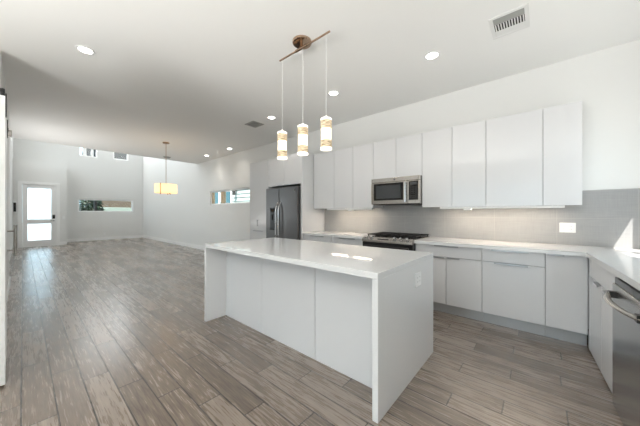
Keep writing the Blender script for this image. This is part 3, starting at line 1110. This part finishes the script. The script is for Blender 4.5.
DL = 7
downlight('recessed downlight nearest the left wall, alone on the ceiling', (-3.719, 0.44, ZC), DL)
downlight('recessed downlight above the worktop right of the microwave', (-0.915, 2.981, ZC), DL)
downlight('recessed downlight between the pendant bar and the range wall, above the rightmost glass pendant', (-2.295, 2.97, ZC), DL)
downlight('recessed downlight in front of the fridge beside the small ceiling vent', (-3.75, 2.987, ZC), DL)
downlight('recessed downlight close to the long right wall, nearer the pantry cabinet', (-6.429, 3.683, ZC), DL)
downlight('recessed downlight close to the long right wall, farthest from the kitchen', (-7.743, 3.676, ZC), DL)


# ------------------------------------------------------------------ ceiling vents, smoke detector
def ceiling_vent(label, c, sx, sy, m_slat, n, m_frame='vent'):
    t = thing('ceiling_vent', label, 'vent', c)
    x0, x1, y0, y1 = c[0] - sx / 2, c[0] + sx / 2, c[1] - sy / 2, c[1] + sy / 2
    z = c[2]
    bm = bmesh.new()
    b = 0.03
    box(bm, x0, x1, y0, y0 + b, z - 0.008, z, 0.002)
    box(bm, x0, x1, y1 - b, y1, z - 0.008, z, 0.002)
    box(bm, x0, x0 + b, y0 + b, y1 - b, z - 0.008, z, 0.002)
    box(bm, x1 - b, x1, y0 + b, y1 - b, z - 0.008, z, 0.002)
    obj('frame', bm, m_frame, t)
    obj('duct_backing', B(x0 + b, x1 - b, y0 + b, y1 - b, z - 0.002, z), 'ventdark', t)
    return t, x0 + b, x1 - b, y0 + b, y1 - b, z


t, x0, x1, y0, y1, z = ceiling_vent('white ceiling vent with dark slots near the right end of the ceiling', (-0.215, 2.935, ZC), 0.285, 0.35, 'vent', 12)
bm = bmesh.new()
for k in range(5):
    box(bm, x0, x1, y0 + k * 0.019, y0 + k * 0.019 + 0.0165, z - 0.007, z - 0.002)
obj('louvre_bank', bm, 'ventgrey', t)
bm = bmesh.new()
for k in range(11):
    xx = x0 + (k + 0.3) * (x1 - x0) / 11
    box(bm, xx, xx + (x1 - x0) / 24, y0 + 0.097, y1 - 0.085, z - 0.007, z - 0.002)
obj('cross_slats', bm, 'vent', t)
obj('damper_bar', B(x0, x1, y1 - 0.085, y1, z - 0.007, z - 0.002, bev=0.001), 'vent', t)
t, x0, x1, y0, y1, z = ceiling_vent('small grey ceiling vent beside the downlight before the fridge', (-4.29, 2.99, ZC), 0.30, 0.26, 'ventgrey', 6, 'ventgrey')
bm = bmesh.new()
for k in range(6):
    yy = y0 + (k + 0.2) * (y1 - y0) / 6
    box(bm, x0, x1, yy, yy + 0.016, z - 0.007, z - 0.002)
obj('slats', bm, 'ventgrey', t)
t = thing('smoke_detector', 'round smoke detector on the ceiling edge behind the drum pendant', 'smoke detector', (-8.885, 2.95, ZC))
obj('base', lathe(bmesh.new(), [(0.105, 0), (0.105, -0.012), (0.09, -0.016)], (0, 0, 0)), 'ventgrey', t, smooth=True, absolute=False)
obj('dome', lathe(bmesh.new(), [(0.09, -0.0165), (0.075, -0.035), (0.0, -0.04)], (0, 0, 0)), 'ventgrey', t, smooth=True, absolute=False)

# ------------------------------------------------------------------ island pendant: ONE fixture of canopy, bar and three glass drops
t = thing('pendant_light', 'three-drop pendant on a bronze bar above the island', 'pendant light', (-1.85, 1.857, ZC))
c = (-1.85, 1.867)
obj('canopy', lathe(bmesh.new(), [(0.098, 0), (0.098, -0.018), (0.092, -0.024), (0.0, -0.026)], (c[0] + 1.85, c[1] - 1.857, 0), seg=40), 'bronze', t, smooth=True, absolute=False)
bm = cyl(bmesh.new(), (-2.185, 1.856, 2.965), (-1.478, 1.856, 2.965), 0.009, seg=14)
br = obj('bar', bm, 'bronze', t, smooth=True)
bm = cyl(bmesh.new(), (-1.85, 1.856, 2.965), (-1.85, 1.858, ZC - 0.024), 0.014, seg=14)
cyl(bm, (-1.93, 1.856, 2.965), (-1.77, 1.856, 2.965), 0.015, seg=14)
obj('stem', bm, 'bronze', t, smooth=True)
for px in (-2.145, -1.828, -1.521):
    cb = obj('cable', cyl(bmesh.new(), (px, 1.856, 2.17), (px, 1.856, 2.96), 0.0022, seg=8), 'cable', t)
    sh = obj('glass_shade', lathe(bmesh.new(), [(0.0, 2.150), (0.047, 2.150), (0.0475, 2.148), (0.0475, 1.878), (0.047, 1.876), (0.0, 1.876)], (px, 1.856, 0)), 'glow', t, smooth=True)
    for z0, z1 in ((2.068, 2.145), (1.892, 1.960)):
        obj('woven_band', lathe(bmesh.new(), [(0.049, z0), (0.0525, z0), (0.0525, z1), (0.049, z1), (0.049, z0)], (px, 1.856, 0)), 'woven', sh, smooth=True)
    obj('top_cap', lathe(bmesh.new(), [(0.053, 2.146), (0.053, 2.162), (0.045, 2.168), (0.012, 2.170), (0.008, 2.19), (0.0, 2.19)], (px, 1.856, 0)), 'glowrim', sh, smooth=True)
    obj('bottom_rim', lathe(bmesh.new(), [(0.040, 1.874), (0.054, 1.874), (0.054, 1.891), (0.049, 1.892)], (px, 1.856, 0)), 'glowrim', sh, smooth=True)

# ------------------------------------------------------------------ dining pendant: drum shade on a rod
px, py = -7.08, 2.33
t = thing('pendant_light', 'amber drum-shade pendant hanging alone in the dining area', 'pendant light', (px, py, ZC))
obj('canopy', lathe(bmesh.new(), [(0.075, 0), (0.075, -0.02), (0.06, -0.03), (0, -0.03)], (0, 0, 0)), 'bronze', t, smooth=True, absolute=False)
obj('rod', cyl(bmesh.new(), (px, py, 1.90), (px, py, ZC - 0.03), 0.006, seg=10), 'bronze', t)
RD = 0.245
sh = obj('drum_shade', lathe(bmesh.new(), [(RD, 1.775), (RD, 1.995), (RD - 0.006, 1.995), (RD - 0.006, 1.775), (RD, 1.775)], (px, py, 0), seg=48), 'drum', t, smooth=True)
obj('diffuser', lathe(bmesh.new(), [(0, 1.782), (RD - 0.012, 1.782), (RD - 0.012, 1.786), (0, 1.786)], (px, py, 0), seg=48), 'drum', t)
bm = bmesh.new()
for a in (2.4, 5.5):
    x, y = px + (RD + 0.004) * math.cos(a), py + (RD + 0.004) * math.sin(a)
    cyl(bm, (x, y, 1.76), (x, y, 2.01), 0.008, seg=10)
obj('shade_clip', bm, 'drumtrim', sh)
bm = bmesh.new()
for a in (0.4, 2.5, 4.6):
    cyl(bm, (px + 0.12 * math.cos(a), py + 0.12 * math.sin(a), 1.745), (px + 0.12 * math.cos(a), py + 0.12 * math.sin(a), 1.783), 0.014, seg=12)
obj('finial', bm, 'bronze', t, smooth=True)
bm = bmesh.new()
for a in (0.4, 0.4 + 2 * PI / 3, 0.4 + 4 * PI / 3):
    cyl(bm, (px, py, 1.99), (px + (RD - 0.004) * math.cos(a), py + (RD - 0.004) * math.sin(a), 1.99), 0.004, seg=8)
obj('spider', bm, 'bronze', t)
d = bpy.data.lights.new('drum_bulb', 'POINT')
d.energy = 2.2
d.color = (1, 0.78, 0.52)
d.shadow_soft_size = 0.06
l = link(bpy.data.objects.new('drum_bulb', d))
l.parent = t
l.location = (0.05, 0.0, 1.88 - ZC)

# ------------------------------------------------------------------ outside: views through the windows, plus unseen light helpers
o = obj('ground', B(-60, 40, -40, 40, -0.5, -0.13), 'grass')
o['kind'] = 'structure'
o = obj('patio_reflector', B(-7, 5, -9, -3.62, -0.13, -0.03), 'reflector')  # unseen slab added to bounce sunlight onto the ceiling
o['kind'] = 'structure'
t = thing('sun_blocker', 'added unseen sun-blocking slab outside the high hall window', 'roof', (-12.2, -1, 5.7), kind='structure')  # unseen slab added to keep direct sun out of the tall space
obj('slab', B(-15.5, -9.0, -2.0, -0.42, 5.72, 5.85), 'siding', t)
# street side house (brown wall, dark roof)
t = thing('house', 'brown house across the street seen through the far slot window', 'house', (-24, 5.5, -0.13))
obj('wall', B(-29, -23, 3.4, 12, -0.13, 4.6), 'brown', t)
bm = prism(bmesh.new(), [(0, 0), (1, 0), (1, 1), (0, 1)], 0, 0.001)
bm.free()
bm = bmesh.new()
pr = [(-22.6, 4.6), (-26, 6.6), (-29.4, 4.6)]
lo = [bm.verts.new((x, 3.0, z)) for x, z in pr]
hi = [bm.verts.new((x, 12.4, z)) for x, z in pr]
bm.faces.new(lo)
bm.faces.new(hi)
for i in range(3):
    j = (i + 1) % 3
    bm.faces.new((lo[i], lo[j], hi[j], hi[i]))
obj('roof', bm, 'roof', t)
o = obj('garden_wall', B(-20.2, -20, 2.6, 9, -0.13, 1.62, bev=0.02), 'concrete')
o['label'] = 'pale low garden wall outside the far slot window'
o['category'] = 'wall'
t = thing('porch_post', 'dark porch post outside the high far window', 'post', (-16.45, 2.31, -0.13))
obj('shaft', B(-16.51, -16.39, 2.25, 2.37, -0.13, 6.0, bev=0.004), 'iron', t)
obj('base_plate', B(-16.55, -16.35, 2.21, 2.41, -0.13, -0.10, bev=0.003), 'iron', t)
# dark bush
t = thing('bush', 'dark green bush outside the left half of the far slot window', 'bush', (-18.3, 2.35, -0.13))
bm = bmesh.new()
rnd = random.Random(3)
for k in range(900):
    a, b = rnd.uniform(0, 2 * PI), rnd.uniform(-0.2, 1)
    r = rnd.uniform(0.55, 1.0)
    p = Vector((-18.3 + 0.55 * r * math.cos(a) * math.sqrt(max(0, 1 - b * b * 0.6)), 2.35 + 0.58 * r * math.sin(a) * math.sqrt(max(0, 1 - b * b * 0.6)), 1.1 + 1.15 * b * r))
    d1 = Vector((rnd.gauss(0, 1), rnd.gauss(0, 1), rnd.gauss(0, 1))).normalized()
    d2 = d1.orthogonal().normalized()
    s = rnd.uniform(0.07, 0.13)
    q = [bm.verts.new(p + d1 * s), bm.verts.new(p + d2 * s * 0.5), bm.verts.new(p - d1 * s), bm.verts.new(p - d2 * s * 0.5)]
    bm.faces.new(q)
obj('foliage', bm, 'leaf', t)
bm = bmesh.new()
for k in range(5):
    a = k * 1.3
    tube(bm, [(-18.3, 2.35, -0.13), (-18.3 + 0.1 * math.cos(a), 2.35 + 0.1 * math.sin(a), 0.6), (-18.3 + 0.3 * math.cos(a), 2.35 + 0.3 * math.sin(a), 1.6)], 0.03, seg=8)
obj('stem', bm, 'bark', t)
# neighbour house with white lap siding and teal windows
t = thing('house', 'white lap-sided neighbour house seen through the side slot window', 'house', (-12, 8, -0.13))
bm = B(-22, -2, 7.03, 13, -0.13, 6.0)
for k in range(34):
    z0 = -0.1 + k * 0.18
    v = [bm.verts.new(p) for p in ((-22, 7.03, z0 + 0.18), (-22, 6.995, z0), (-2, 6.995, z0), (-2, 7.03, z0 + 0.18), (-22, 7.03, z0), (-2, 7.03, z0))]
    bm.faces.new((v[0], v[1], v[2], v[3]))
    bm.faces.new((v[1], v[4], v[5], v[2]))
obj('wall', bm, 'siding', t)
for x0, x1, z0, z1 in ((-14.6, -13.3, 0.9, 3.0), (-12.75, -12.05, 1.6, 2.4)):
    f = obj('window', frame_y(bmesh.new(), 6.95, 7.0, x0 - 0.06, x1 + 0.06, z0 - 0.06, z1 + 0.06, 0.06), 'trim', t)
    obj('pane', B(x0, x1, 6.965, 6.975, z0, z1), 'teal', f)
bm = cyl(bmesh.new(), (-11.55, 6.85, 2.18), (-11.55, 6.85, 2.42), 0.09, 0.07, seg=16)
box(bm, -11.6, -11.5, 6.85, 6.99, 2.36, 2.42)
obj('porch_lamp', bm, 'iron', t, smooth=True)
